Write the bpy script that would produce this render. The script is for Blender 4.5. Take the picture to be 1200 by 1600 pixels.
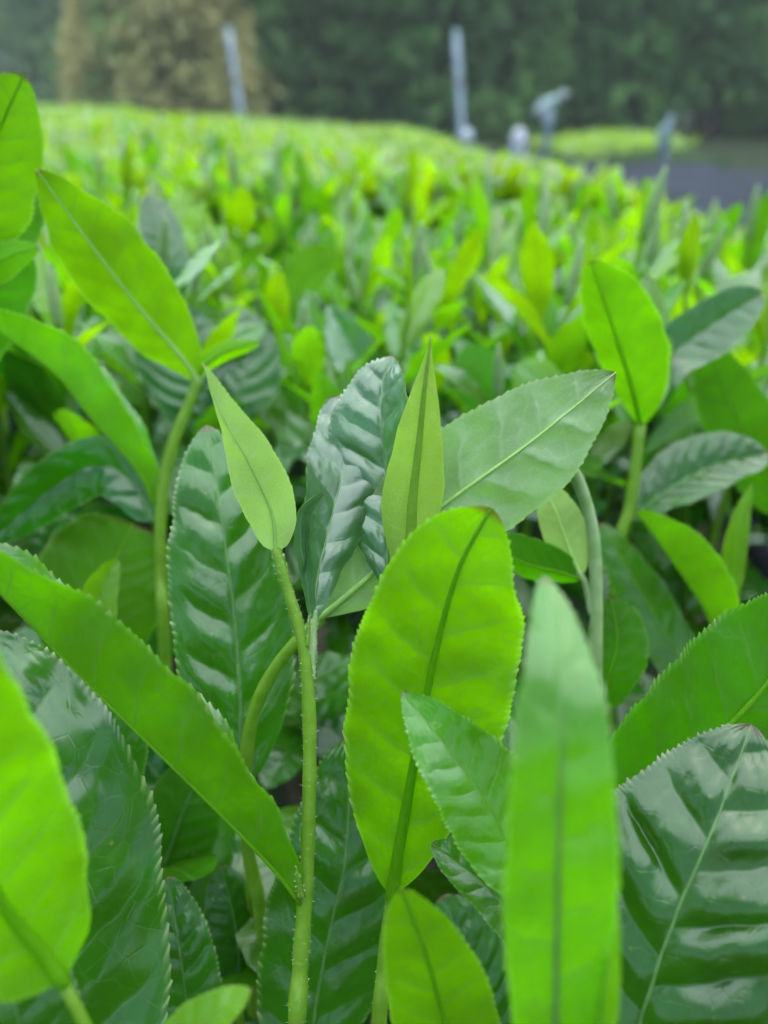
import bpy, math, random
import numpy as np
from mathutils import Vector
random.seed(7); RNG = np.random.default_rng(11)
for o in list(bpy.data.objects): bpy.data.objects.remove(o)
scene = bpy.context.scene
COL = scene.collection

# ------------------------------------------------------------------ camera
F = 1155.0                                   # focal length in pixels of the 1200x1600 frame
PITCH = math.atan(640 / F)                   # looking 29 degrees down
CAM = np.array([0.0, 0.0, 0.95])
FW = np.array([0, math.cos(PITCH), -math.sin(PITCH)])
UP = np.array([0, math.sin(PITCH), math.cos(PITCH)])
RT = np.array([1.0, 0, 0])
cd = bpy.data.cameras.new('camera'); cam = bpy.data.objects.new('camera', cd); COL.objects.link(cam)
cam.location = CAM; cam.rotation_euler = (math.pi / 2 - PITCH, 0, 0)
cd.sensor_fit = 'VERTICAL'; cd.sensor_height = 36; cd.lens = 36 * F / 1600
cd.clip_start = 0.005; cd.clip_end = 800
cd.dof.use_dof = True; cd.dof.focus_distance = 0.158; cd.dof.aperture_fstop = 7.9
scene.camera = cam

# ------------------------------------------------------------------ sky, sun, exposure
world = bpy.data.worlds.new('World'); scene.world = world; world.use_nodes = True
wn = world.node_tree; bg = wn.nodes['Background']
sky = wn.nodes.new('ShaderNodeTexSky'); sky.sky_type = 'NISHITA'; sky.sun_disc = False
SUN_EL, SUN_AZ = math.radians(70), math.radians(15)       # high, ahead of the camera, a little to the right
sky.sun_elevation = SUN_EL; sky.sun_rotation = SUN_AZ
sky.air_density = 1.0; sky.dust_density = 1.5; sky.ozone_density = 1.0
hs = wn.nodes.new('ShaderNodeHueSaturation'); hs.inputs['Saturation'].default_value = 1.0
wn.links.new(sky.outputs[0], hs.inputs['Color']); wn.links.new(hs.outputs[0], bg.inputs[0])
bg.inputs[1].default_value = 0.05
sd = bpy.data.lights.new('sun', 'SUN'); sun = bpy.data.objects.new('sun', sd); COL.objects.link(sun)
sd.energy = 1.5; sd.angle = math.radians(125); sd.color = (0.87, 0.97, 1.0)
sv = Vector((math.sin(SUN_AZ) * math.cos(SUN_EL), math.cos(SUN_AZ) * math.cos(SUN_EL), math.sin(SUN_EL)))
sun.rotation_euler = sv.to_track_quat('Z', 'Y').to_euler()
scene.view_settings.view_transform = 'Standard'; scene.view_settings.look = 'None'
scene.view_settings.gamma = 1; scene.view_settings.use_curve_mapping = False
scene.view_settings.exposure = 2.5
scene.render.engine = 'CYCLES'
cy = scene.cycles
cy.use_adaptive_sampling = True; cy.adaptive_threshold = .04; cy.max_bounces = 5; cy.diffuse_bounces = 3; cy.glossy_bounces = 2; cy.transmission_bounces = 4; cy.transparent_max_bounces = 4
cy.use_denoising = True; cy.caustics_reflective = False; cy.caustics_refractive = False; cy.sample_clamp_indirect = 6

# ------------------------------------------------------------------ helpers
def at(px, py, d):
    """world point seen at a photograph pixel, d metres along the view axis"""
    return CAM + d * (FW + RT * ((px - 600) / F) + UP * ((800 - py) / F))
def nrm(a): return a / np.maximum(np.linalg.norm(a, axis=-1, keepdims=True), 1e-12)
def spline(pts, n):
    """Catmull-Rom through pts, n samples evenly spaced along the curve"""
    p = np.array(pts, float)
    if len(p) == 2:
        return p[0] + (p[1] - p[0]) * np.linspace(0, 1, n)[:, None]
    q = np.vstack([2 * p[0] - p[1], p, 2 * p[-1] - p[-2]])
    out = []
    for i in range(len(p) - 1):
        t = np.linspace(0, 1, 40, endpoint=False)[:, None]
        a, b, c, d = q[i], q[i + 1], q[i + 2], q[i + 3]
        out.append(.5 * (2 * b + (c - a) * t + (2 * a - 5 * b + 4 * c - d) * t ** 2 + (3 * b - a - 3 * c + d) * t ** 3))
    out = np.vstack(out + [p[-1:]])
    L = np.r_[0, np.cumsum(np.linalg.norm(np.diff(out, axis=0), axis=1))]
    u = np.linspace(0, L[-1], n)
    return np.stack([np.interp(u, L, out[:, k]) for k in range(3)], 1)
def mesh(name, v, f, smooth=True, attrs=None, mat=None, mats=None, midx=None):
    me = bpy.data.meshes.new(name)
    v = np.ascontiguousarray(v, np.float32); f = np.ascontiguousarray(f, np.int32)
    nf, k = f.shape
    me.vertices.add(len(v)); me.vertices.foreach_set('co', v.ravel())
    me.loops.add(nf * k); me.loops.foreach_set('vertex_index', f.ravel())
    me.polygons.add(nf); me.polygons.foreach_set('loop_start', np.arange(0, nf * k, k, dtype=np.int32))
    me.polygons.foreach_set('loop_total', np.full(nf, k, np.int32))
    me.polygons.foreach_set('use_smooth', np.full(nf, smooth, bool))
    if midx is not None: me.polygons.foreach_set('material_index', np.asarray(midx, np.int32))
    for an, (ty, data) in (attrs or {}).items():
        a = me.attributes.new(an, ty, 'POINT')
        a.data.foreach_set('vector' if ty == 'FLOAT_VECTOR' else 'value', np.ascontiguousarray(data, np.float32).ravel())
    me.update(calc_edges=True)
    for m in (mats or ([mat] if mat else [])): me.materials.append(m)
    return me
def obj(name, me, parent=None, **kw):
    o = bpy.data.objects.new(name, me); COL.objects.link(o)
    if parent is not None: o.parent = parent
    for k, val in kw.items(): o[k] = val
    return o
def thing(name, label, cat, loc=(0, 0, 0), group=None):
    o = bpy.data.objects.new(name, None); COL.objects.link(o); o.location = loc
    o.empty_display_size = .02; o['label'] = label; o['category'] = cat
    if group: o['group'] = group
    return o
def tube(pts, rad, n=10, nseg=None, cap=True):
    """tapered tube along pts (already dense), rad per point"""
    P = np.array(pts, float); m = len(P); rad = np.broadcast_to(np.asarray(rad, float), (m,))
    T = nrm(np.gradient(P, axis=0))
    ref = np.array([0.31, -0.9, 0.3]) if abs(T[m // 2] @ np.array([0.31, -0.9, 0.3])) < .85 else np.array([0, 0.2, 1.0])
    A = nrm(np.cross(T, ref)); B = np.cross(T, A)
    a = np.linspace(0, 2 * math.pi, n, endpoint=False)
    v = P[:, None] + rad[:, None, None] * (np.cos(a)[None, :, None] * A[:, None] + np.sin(a)[None, :, None] * B[:, None])
    v = v.reshape(-1, 3); f = []
    for i in range(m - 1):
        for j in range(n):
            k = (j + 1) % n
            f.append((i * n + j, i * n + k, (i + 1) * n + k, (i + 1) * n + j))
    if cap:
        v = np.vstack([v, P[:1] - T[:1] * rad[0] * .6, P[-1:] + T[-1:] * rad[-1] * .6]); c0, c1 = m * n, m * n + 1
        for j in range(0, n):
            k = (j + 1) % n
            f.append((c0, k, j, j)); f.append((c1, (m - 1) * n + j, (m - 1) * n + k, (m - 1) * n + k))
        quads = [q for q in f if q[2] != q[3]]; tris = [(q[0], q[1], q[2]) for q in f if q[2] == q[3]]
        return v, quads, tris
    return v, f, []
def poly_mesh(name, v, faces, mat=None, smooth=True):
    me = bpy.data.meshes.new(name); me.from_pydata([tuple(map(float, p)) for p in v], [], [tuple(map(int, q)) for q in faces])
    me.polygons.foreach_set('use_smooth', [smooth] * len(me.polygons))
    if mat: me.materials.append(mat)
    me.update(); return me
def tube_mesh(name, pts, rad, mat, n=10):
    v, q, t = tube(pts, rad, n); return poly_mesh(name, v, list(q) + list(t), mat)
def fbm(x, seed=0):
    return np.sin(x * 1.7 + seed) * .5 + np.sin(x * 3.9 + seed * 2.3) * .3 + np.sin(x * 7.3 + seed * .7) * .2

# ------------------------------------------------------------------ materials
class N:
    def __init__(s, name):
        s.m = bpy.data.materials.new(name); s.m.use_nodes = True; s.t = s.m.node_tree
        s.t.nodes.clear(); s.out = s.n('OutputMaterial')
    def n(s, ty, **kw):
        x = s.t.nodes.new('ShaderNode' + ty)
        for k, v in kw.items(): setattr(x, k, v)
        return x
    def set(s, node, key, val):
        if hasattr(val, 'is_linked') or isinstance(val, bpy.types.NodeSocket): s.t.links.new(val, node.inputs[key])
        else: node.inputs[key].default_value = val
    def math(s, op, a, b=None, c=None, clamp=False):
        x = s.n('Math', operation=op, use_clamp=clamp); s.set(x, 0, a)
        if b is not None: s.set(x, 1, b)
        if c is not None: s.set(x, 2, c)
        return x.outputs[0]
    def ramp(s, v, a, b, lo=0.0, hi=1.0):
        x = s.n('MapRange', interpolation_type='SMOOTHSTEP'); s.set(x, 0, v); s.set(x, 1, a); s.set(x, 2, b); s.set(x, 3, lo); s.set(x, 4, hi)
        return x.outputs[0]
    def mix(s, f, a, b):
        x = s.n('Mix', data_type='RGBA'); s.set(x, 0, f)
        for k, v in ((6, a), (7, b)): s.set(x, k, v if not isinstance(v, tuple) else (*v, 1)[:4])
        return x.outputs[2]
    def noise(s, vec, scale, detail=2, rough=.5):
        x = s.n('TexNoise'); s.set(x, 'Scale', scale); s.set(x, 'Detail', detail); s.set(x, 'Roughness', rough)
        if vec is not None: s.set(x, 'Vector', vec)
        return x.outputs[0]
    def bump(s, h, strength, dist, normal=None):
        x = s.n('Bump'); s.set(x, 'Height', h); s.set(x, 'Strength', strength); s.set(x, 'Distance', dist)
        if normal is not None: s.set(x, 'Normal', normal)
        return x.outputs[0]
    def hsv(s, col, h=.5, sat=1.0, val=1.0):
        x = s.n('HueSaturation'); s.set(x, 'Hue', h); s.set(x, 'Saturation', sat); s.set(x, 'Value', val); s.set(x, 'Color', col)
        return x.outputs[0]
    def done(s, sh): s.t.links.new(sh, s.out.inputs[0]); return s.m

def leaf_material(name, top, under, trans, fac, rough=.3, rough_u=.55, spec=.6, veins=True, island=False, nlat=8, vk=.55, fuzz=0.0, lite=False, coat=0.0):
    g = N(name)
    geo = g.n('NewGeometry'); oi = g.n('ObjectInfo')
    rnd = geo.outputs['Random Per Island'] if island else oi.outputs['Random']
    at_ = g.n('Attribute', attribute_name='lf'); sep = g.n('SeparateXYZ'); g.set(sep, 0, at_.outputs['Vector'])
    s, v, b = sep.outputs
    tc = g.n('TexCoord').outputs['Object']
    var = g.noise(tc, 55, 1 if lite or not veins else 3)
    back = geo.outputs['Backfacing']
    col = g.mix(back, top, under)
    col = g.mix(g.ramp(var, .3, .75), col, g.hsv(col, .49, 1.0, .72))
    tcol = g.mix(g.ramp(var, .3, .75), (*trans, 1), tuple(x * .62 for x in trans))
    nrmv = None
    if veins and lite:
        mid = g.ramp(b, .004, .014, 1, 0); col = g.mix(g.math('MULTIPLY', mid, .5), col, g.hsv(col, .49, .85, 1.75)); tcol = g.mix(g.math('MULTIPLY', mid, .6), tcol, tuple(x * .4 for x in trans))
    elif veins:
        side = g.math('MULTIPLY', g.math('GREATER_THAN', v, 0.0), .5)
        t = g.math('ADD', g.n('Attribute', attribute_name='tau').outputs['Fac'], side)
        dist = g.math('PINGPONG', t, .5)
        av = g.math('ABSOLUTE', v)
        fade = g.ramp(av, .55, .95, 1, 0)
        lat = g.math('MULTIPLY', g.ramp(dist, 0.0, .075, 1, 0), fade)
        mid = g.ramp(b, .002, .011, 1, 0)
        comb = g.n('CombineXYZ'); g.set(comb, 0, s); g.set(comb, 1, g.math('MULTIPLY', b, g.math('SIGN', v)))
        vo = g.n('TexVoronoi', feature='DISTANCE_TO_EDGE'); g.set(vo, 'Vector', comb.outputs[0]); g.set(vo, 'Scale', 24.0)
        ret = g.ramp(vo.outputs['Distance'], 0, .07, 1, 0)
        vein = g.math('MAXIMUM', g.math('MAXIMUM', g.math('MULTIPLY', lat, .8), mid), g.math('MULTIPLY', ret, .45))
        vc = g.hsv(col, .49, .85, 1.75)
        col = g.mix(g.math('MULTIPLY', vein, vk), col, vc)
        dk = g.mix(g.math('MULTIPLY', vein, .8), tcol, tuple(x * .42 for x in trans))
        rim = g.ramp(av, .9, 1.0, 0, .5)
        dk = g.mix(rim, dk, tuple(min(.85, x * 1.25 + .03) for x in trans)); tcol = dk
        tt = g.n('Attribute', attribute_name='tt').outputs['Fac']
        col = g.mix(g.math('MULTIPLY', tt, .6), col, (.6, .6, .28))
        sp_ = g.n('TexVoronoi'); g.set(sp_, 'Vector', comb.outputs[0]); g.set(sp_, 'Scale', 26.0)
        rs = g.n('SeparateColor'); g.set(rs, 0, sp_.outputs['Color'])
        spot = g.math('MULTIPLY', g.ramp(sp_.outputs['Distance'], .05, .13, 1, 0), g.math('GREATER_THAN', g.math('FRACT', g.math('ADD', rs.outputs[0], oi.outputs['Random'])), .86))
        col = g.mix(g.math('MULTIPLY', spot, .5), col, (.22, .2, .04)); tcol = g.mix(g.math('MULTIPLY', spot, .5), tcol, (.3, .4, .02))
        br = g.math('MULTIPLY', g.ramp(s, .972, .995), .75); col = g.mix(br, col, (.16, .08, .03)); tcol = g.mix(br, tcol, (.12, .05, .01))
        h = g.math('ADD', g.math('MULTIPLY', vein, -.8), g.math('MULTIPLY', g.noise(tc, 700, 2), .22))
        h = g.math('MULTIPLY', h, g.math('SUBTRACT', 1.0, g.math('MULTIPLY', back, 1.6)))
        nrmv = g.bump(h, .16, .0004)
    if fuzz:
        col = g.mix(g.math('MULTIPLY', g.ramp(g.noise(tc, 2600, 2), .5, .75), fuzz), col, (.55, .62, .45))
    val = g.math('ADD', .78, g.math('MULTIPLY', rnd, .45))
    hw = .045 if island else .013
    hue = g.math('ADD', .5 - hw * .62, g.math('MULTIPLY', g.math('FRACT', g.math('MULTIPLY', rnd, 17.3)), hw))
    col = g.hsv(col, hue, 1.0, val); tcol = g.hsv(tcol, hue, 1.0, val)
    p = g.n('BsdfPrincipled'); g.set(p, 'Base Color', col); g.set(p, 'Specular IOR Level', g.math('MULTIPLY', g.math('SUBTRACT', 1.0, g.math('MULTIPLY', back, .65)), spec))
    rr = g.math('ADD', g.math('ADD', rough, g.math('MULTIPLY', back, rough_u - rough)), g.math('MULTIPLY', g.math('SUBTRACT', g.noise(tc, 160, 3), .5), .16) if veins and not lite else 0.0)
    g.set(p, 'Roughness', rr)
    if coat: g.set(p, 'Coat Weight', g.math('MULTIPLY', g.math('SUBTRACT', 1.0, back), coat)); g.set(p, 'Coat Roughness', rough * .9); g.set(p, 'Coat IOR', 1.7)
    tr = g.n('BsdfTranslucent'); g.set(tr, 'Color', tcol)
    if nrmv is not None: g.set(p, 'Normal', nrmv); g.set(p, 'Coat Normal', nrmv)
    mx = g.n('MixShader'); g.set(mx, 0, fac); g.t.links.new(p.outputs[0], mx.inputs[1]); g.t.links.new(tr.outputs[0], mx.inputs[2])
    return g.done(mx.outputs[0])

def plain(name, col, col2=None, scale=20, rough=.6, spec=.4, bump=0, bdist=.01, metal=0, trans=None, fac=.3, vary=0):
    g = N(name); tc = g.n('TexCoord').outputs['Object']; nz = g.noise(tc, scale, 4)
    c = g.mix(g.ramp(nz, .35, .68), col, col2 or tuple(x * .7 for x in col))
    if vary:
        rn = g.n('ObjectInfo').outputs['Random']; c = g.hsv(c, g.math('ADD', .49, g.math('MULTIPLY', g.math('FRACT', g.math('MULTIPLY', rn, 13.7)), .025)), 1.0, g.math('ADD', 1 - vary, g.math('MULTIPLY', rn, 2 * vary)))
    p = g.n('BsdfPrincipled'); g.set(p, 'Base Color', c); g.set(p, 'Roughness', rough); g.set(p, 'Specular IOR Level', spec); g.set(p, 'Metallic', metal)
    if bump: g.set(p, 'Normal', g.bump(g.noise(tc, scale * 4, 4), bump, bdist))
    if trans:
        tr = g.n('BsdfTranslucent'); g.set(tr, 'Color', (*trans, 1)); mx = g.n('MixShader'); g.set(mx, 0, fac)
        g.t.links.new(p.outputs[0], mx.inputs[1]); g.t.links.new(tr.outputs[0], mx.inputs[2]); return g.done(mx.outputs[0])
    return g.done(p.outputs[0])

M = {}
BR = ((.062, .25, .001), (.07, .27, .001), (.22, .72, .0006)); YO = ((.10, .28, .001), (.10, .29, .001), (.27, .72, .0006)); FR_ = ((.045, .19, .001), (.055, .22, .001), (.13, .56, .0006)); DK = ((.017, .12, .0008), (.04, .15, .001), (.06, .38, .0006))
M['young'] = leaf_material('young_leaf', *YO, .5, .3, .5, .6, coat=.3)
M['bright'] = leaf_material('bright_leaf', *BR, .5, .26, .5, .8, coat=.5)
M['fresh'] = leaf_material('fresh_leaf', *FR_, .47, .26, .5, .7, coat=.35)
M['dark'] = leaf_material('mature_leaf', *DK, .3, .25, .5, .65, coat=.33)
M['pale'] = leaf_material('downy_leaf', (.12, .28, .06), (.36, .56, .17), (.42, .76, .06), .45, .35, .6, .6, fuzz=.4, coat=.3)
M['limb'] = leaf_material('pale_leaf', (.06, .18, .03), (.3, .47, .22), (.24, .56, .03), .4, .35, .42, .8, fuzz=.3, coat=.3)
M['spear'] = leaf_material('bud_leaf', (.16, .36, .03), (.3, .54, .08), (.44, .82, .03), .48, .35, .5, .5, fuzz=.35)
M['rolled'] = leaf_material('rolled_leaf', (.05, .17, .055), (.07, .2, .04), (.10, .36, .02), .25, .3, .45, .9, coat=.6)
M['mid_young'] = leaf_material('soft_young_leaf', (.14, .3, .003), (.15, .32, .003), (.40, .80, .002), .5, .3, .5, .7, lite=True, coat=.5)
M['mid_fresh'] = leaf_material('soft_fresh_leaf', (.075, .25, .012), (.085, .27, .008), (.24, .70, .003), .45, .28, .5, .8, lite=True, coat=.8)
M['mid_dark'] = leaf_material('soft_mature_leaf', (.05, .19, .04), (.06, .2, .01), (.12, .5, .004), .28, .27, .5, .9, lite=True, coat=.7)
M['far_young'] = leaf_material('far_young_leaf', (.14, .27, .006), (.15, .29, .006), (.44, .78, .004), .45, .33, .5, .8, veins=False, island=True, coat=.8)
M['far_fresh'] = leaf_material('far_fresh_leaf', (.075, .25, .012), (.085, .27, .008), (.24, .66, .004), .4, .3, .5, 1.0, veins=False, island=True, coat=1.0)
M['far_dark'] = leaf_material('far_mature_leaf', (.045, .17, .03), (.06, .18, .01), (.1, .42, .005), .25, .3, .5, 1.0, veins=False, island=True, coat=1.0)
M['near_dark'] = leaf_material('hedge_leaf', *DK, .28, .3, .5, .55, island=True, lite=True, coat=.12)
M['stem'] = plain('young_stem', (.2, .37, .03), (.15, .3, .015), 260, .42, .5, .3, .0004, trans=(.25, .5, .02), fac=.4)
M['stem_pale'] = plain('downy_stem', (.30, .42, .19), (.22, .34, .12), 260, .5, .4, .3, .0004, trans=(.2, .42, .02), fac=.2)
M['rib'] = plain('leaf_rib', (.17, .38, .008), (.14, .32, .006), 300, .45, .3, trans=(.3, .7, .004), fac=.6)
M['rib_dark'] = plain('mature_leaf_rib', (.09, .2, .045), (.06, .15, .03), 300, .4, .5)
M['rib_pale'] = plain('downy_leaf_rib', (.27, .46, .11), (.22, .4, .08), 300, .5, .4)
M['hair'] = plain('plant_down', (.7, .72, .6), None, 50, .6, .3)
M['wood'] = plain('tea_wood', (.11, .085, .06), (.06, .045, .03), 120, .8, .2, .6, .002)
M['soil'] = plain('soil', (.018, .028, .011), (.03, .04, .016), 9, .95, .1, .8, .02)

# ------------------------------------------------------------------ leaf builder
def leaf_arrays(P, R, Nn, W, ang=(0, 0), curl=(0, 0), ab=(.75, .6), nv=12, teeth=0, tooth=.04, quilt=.05, nlat=8, wave=.0, seed=0., sg=1):
    """leaf blade on a spine; mesh rows follow the side veins so that bulges and veins stay crisp"""
    ns = len(P); sp_ = np.linspace(0, 1, ns); tau = np.linspace(0, 1, ns)
    L = np.linalg.norm(np.diff(P, axis=0), axis=1).sum()
    a, b = ab; sm = a / (a + b)
    width = lambda s: W * (np.maximum(s, 1e-6) ** a * np.maximum(1 - s, 1e-6) ** b) / (sm ** a * (1 - sm) ** b)
    T = nrm(np.gradient(P, axis=0))
    ip = lambda A, s: np.stack([np.interp(s, sp_, A[:, k]) for k in range(3)], 1)
    def lin(x, s):
        if isinstance(x, (tuple, list)): return np.radians(np.interp(s, np.linspace(0, 1, len(x)), x))
        return np.full(ns, math.radians(x))
    vv = np.linspace(0, 1, nv + 1) if nv < 8 else np.r_[np.linspace(0, .92, nv), 1.0]
    sides = []
    for sgn, An, Cu in ((-1, ang[0], curl[0]), (1, ang[1], curl[1])):
        side = []; lfs = []; tts = []; tas = []
        for v in vv:
            s = tau.copy()
            wob = (.012 * fbm(tau * 6 + sgn, seed) + .010 * fbm(tau * 3 + v * 3, seed + 4 * sgn)) * v * 2 * np.sin(math.pi * tau)
            for _ in range(6):
                bb = v * width(s) / L; s = np.clip(tau + .5 * bb + 1.5 * bb * bb + wob, 0, 1) if quilt else tau
            s = np.maximum.accumulate(s)
            w = width(s) * (1 + .05 * fbm(s * 4.3, seed * 1.9 + sgn) + .025 * fbm(s * 11, seed + 2 * sgn)); bb = v * w / L
            A = lin(An, s); C = lin(Cu, s); C = np.where(np.abs(C) < 1e-4, 1e-4, C); th = A + C * v
            Rs, Ns, Ts = ip(R, s), ip(Nn, s), ip(T, s)
            p = ip(P, s) + (w * (np.sin(th) - np.sin(A)) / C)[:, None] * Rs * sgn + (w * (np.cos(A) - np.cos(th)) / C)[:, None] * Ns
            nn = -sgn * np.sin(th)[:, None] * Rs + np.cos(th)[:, None] * Ns
            t = tau * nlat + (.5 if sgn > 0 else 0); prof = w / W
            env = max(0.0, math.sin(math.pi * min(1, v / .9) ** .75)) ** .7
            amp = .8 + .5 * fbm(t * 1.1 + sgn * 4, seed) + .25 * fbm(v * 3 + s * 6, seed * 1.7 + sgn)
            qh = (np.sqrt(np.sin(math.pi * t) ** 2 + .008) - .45) * env * amp * quilt * W * np.minimum(1, prof * 1.5)
            qh = qh + quilt * W * .2 * env * fbm(s * 19 + v * 5 * sgn, seed + 3) * fbm(v * 9 + s * 5, seed + 1)
            wv = wave * W * v * v * fbm(s * 6.5, seed + 5 * sgn) * np.minimum(1, prof * 1.5)
            p = p + nn * (sg * qh + wv)[:, None]
            tv = np.zeros(ns)
            if teeth and v > .94:
                ph = (np.arange(ns) % 4); ti = np.arange(ns) // 4
                hsh = np.modf(np.abs(np.sin(ti * 12.9898 + seed * 3.1 + sgn * 7.7)) * 437.58)[0]; jit = .4 + 1.0 * hsh
                k = np.array([-.25, .05, .4, 1.0])[ph] * jit
                fadeb = np.clip((s - .1) / .15, 0, 1) * np.clip((1 - s) / .03, 0, 1)
                edge = sgn * np.cos(th)[:, None] * Rs + np.sin(th)[:, None] * Ns
                p = p + (edge * .8 + Ts * .7 + nn * .25 * sg) * (k * .62 * tooth * W * fadeb)[:, None]
                tv = ((ph == 3) * 1.0 + (ph == 2) * .35) * fadeb * np.minimum(1, jit)
            side.append(p); lfs.append(np.stack([s, np.full(ns, sgn * v), bb], 1)); tts.append(tv); tas.append(tau * nlat)
        sides.append((side, lfs, tts, tas))
    cat = lambda k: np.stack(sides[0][k][:0:-1] + sides[1][k], 1)
    V = cat(0); nc = V.shape[1]
    i = np.arange(ns - 1)[:, None] * nc + np.arange(nc - 1)[None, :]
    f = np.stack([i, i + 1, i + nc + 1, i + nc], -1).reshape(-1, 4)       # normal = R x T = Nn
    if sg < 0: f = f[:, ::-1]
    return V.reshape(-1, 3), f, cat(1).reshape(-1, 3), np.stack([cat(2).reshape(-1), cat(3).reshape(-1)], 1)

def spec_depth(pts):
    return [at(*p) for p in pts]
LEAFSEED = [0]
RIB = {'spear': 'rib', 'bright': 'rib', 'limb': 'rib_pale', 'young': 'rib', 'fresh': 'rib', 'dark': 'rib_dark', 'pale': 'rib_pale', 'rolled': 'rib_dark'}
def hero_leaf(root, pts, W, mat='fresh', face='top', ang=(0, 0), curl=(0, 0), ab=(.75, .6), teeth=34, quilt=.05, tooth=.045, nlat=8, wave=.05,
              rib=None, ribw=.035, name='leaf', ns=None, nv=18, label=None, pet=None):
    """pts: base..tip as (px, py, depth). W: half width in photograph pixels at the leaf's own distance."""
    LEAFSEED[0] += 1; seed = LEAFSEED[0] * 1.37
    ns = ns or (teeth * 4 + 1 if teeth else 90)
    P = spline(spec_depth(pts), ns); dm = np.mean([p[2] for p in pts]); Wm = W * dm / F
    T = nrm(np.gradient(P, axis=0)); V = nrm(CAM - P); R = nrm(np.cross(T, V)); Nn = np.cross(R, T)
    sg = 1 if face == 'top' else -1
    v, f, lf, tt = leaf_arrays(P, R, Nn, Wm, ang, curl, ab, nv, teeth, tooth, quilt, nlat, wave, seed, sg)
    lo = np.array(root.location)
    me = mesh(name, v - lo, f, True, {'lf': ('FLOAT_VECTOR', lf), 'tt': ('FLOAT', tt[:, 0]), 'tau': ('FLOAT', tt[:, 1])}, M[mat])
    o = obj(name, me, root)
    if label: o['label'] = label
    n2 = 40; Pm = spline(spec_depth(pts), n2); sm = np.linspace(0, 1, n2)
    Nn2 = np.stack([np.interp(sm, np.linspace(0, 1, ns), Nn[:, k]) for k in range(3)], 1)
    rr = ribw * Wm * (1.25 - 1.1 * sm ** .8) + .00005
    Pm = Pm - Nn2 * (rr * .55 * sg)[:, None]
    obj('midrib', tube_mesh('midrib', Pm - lo, rr, M[rib or RIB[mat]], 8), o)
    return o
def hero_stem(root, pts, r0, r1, mat='stem', n=70, hair=0, name='stem', nodes=()):
    P = spline(spec_depth(pts), n); dm = np.mean([p[2] for p in pts]); lo = np.array(root.location)
    nd = sum(np.exp(-((np.linspace(0, 1, n) - q) / .02) ** 2) for q in nodes)
    rr = np.linspace(r0, r1, n) * dm / F * (1 + .14 * nd + .04 * np.sin(np.arange(n) * .9) + .03 * np.sin(np.arange(n) * .31 + 1))
    o = obj(name, tube_mesh(name, P - lo, rr, M[mat], 16), root)
    if hair:
        T = nrm(np.gradient(P, axis=0)); vs = []; fs = []
        for k in range(hair):
            i = random.randint(0, n - 1); d = RNG.normal(size=3); d -= T[i] * (d @ T[i]); d = d / np.linalg.norm(d)
            q = P[i] + d * rr[i] * .97 + T[i] * random.uniform(-.0004, .0004); ln = random.uniform(.0003, .0008)
            tip = q + nrm(d + T[i] * random.uniform(.1, 1.0) + RNG.normal(size=3) * .25) * ln
            sd_ = np.cross(d, T[i]) * .00005; b0 = len(vs)
            vs += [q - sd_, q + sd_, q + T[i] * .00007, tip]; fs += [(b0, b0 + 1, b0 + 3), (b0 + 1, b0 + 2, b0 + 3), (b0 + 2, b0, b0 + 3)]
        h = obj('down', poly_mesh('down', np.array(vs) - lo, fs, M['hair']), root); h['kind'] = 'stuff'
    return o
HERO = 'tea shoots close to the camera'
def shoot(label, base):
    return thing('tea_shoot', label, 'tea shoot', tuple(at(*base)), HERO)

# ------------------------------------------------------------------ the ground and the far setting
def canopy(x, y):                                   # top of the tea canopy: falls to the right and away
    return .95 - .078 - .017 * y - .06 * x - np.maximum(0, x - .22) * .18
def ground_z(x, y): return 0.0
g = 400.0
me = poly_mesh('ground', [(-g, -60, 0), (g, -60, 0), (g, 600, 0), (-g, 600, 0)], [(0, 1, 2, 3)], M['soil'], False)
o = obj('ground', me, kind='structure')

M['hill'] = plain('hill_cover', (.03, .06, .028), (.05, .085, .045), .35, .95, .1, 1.0, .6)
def hill():
    nx, ny = 70, 22; xs = np.linspace(-130, 130, nx); ys = np.linspace(44, 100, ny)
    X, Y = np.meshgrid(xs, ys)
    Z = (Y - 44) * .62 + 1.6 * np.sin(X * .09) + 1.1 * np.sin(X * .23 + Y * .1) - 1.5
    v = np.stack([X, Y, Z], -1).reshape(-1, 3)
    i = np.arange(ny - 1)[:, None] * nx + np.arange(nx - 1)[None]
    f = np.stack([i, i + 1, i + nx + 1, i + nx], -1).reshape(-1, 4)
    o = obj('hillside', mesh('hillside', v, f, True, None, M['hill'])); o['kind'] = 'structure'
hill()

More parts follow.
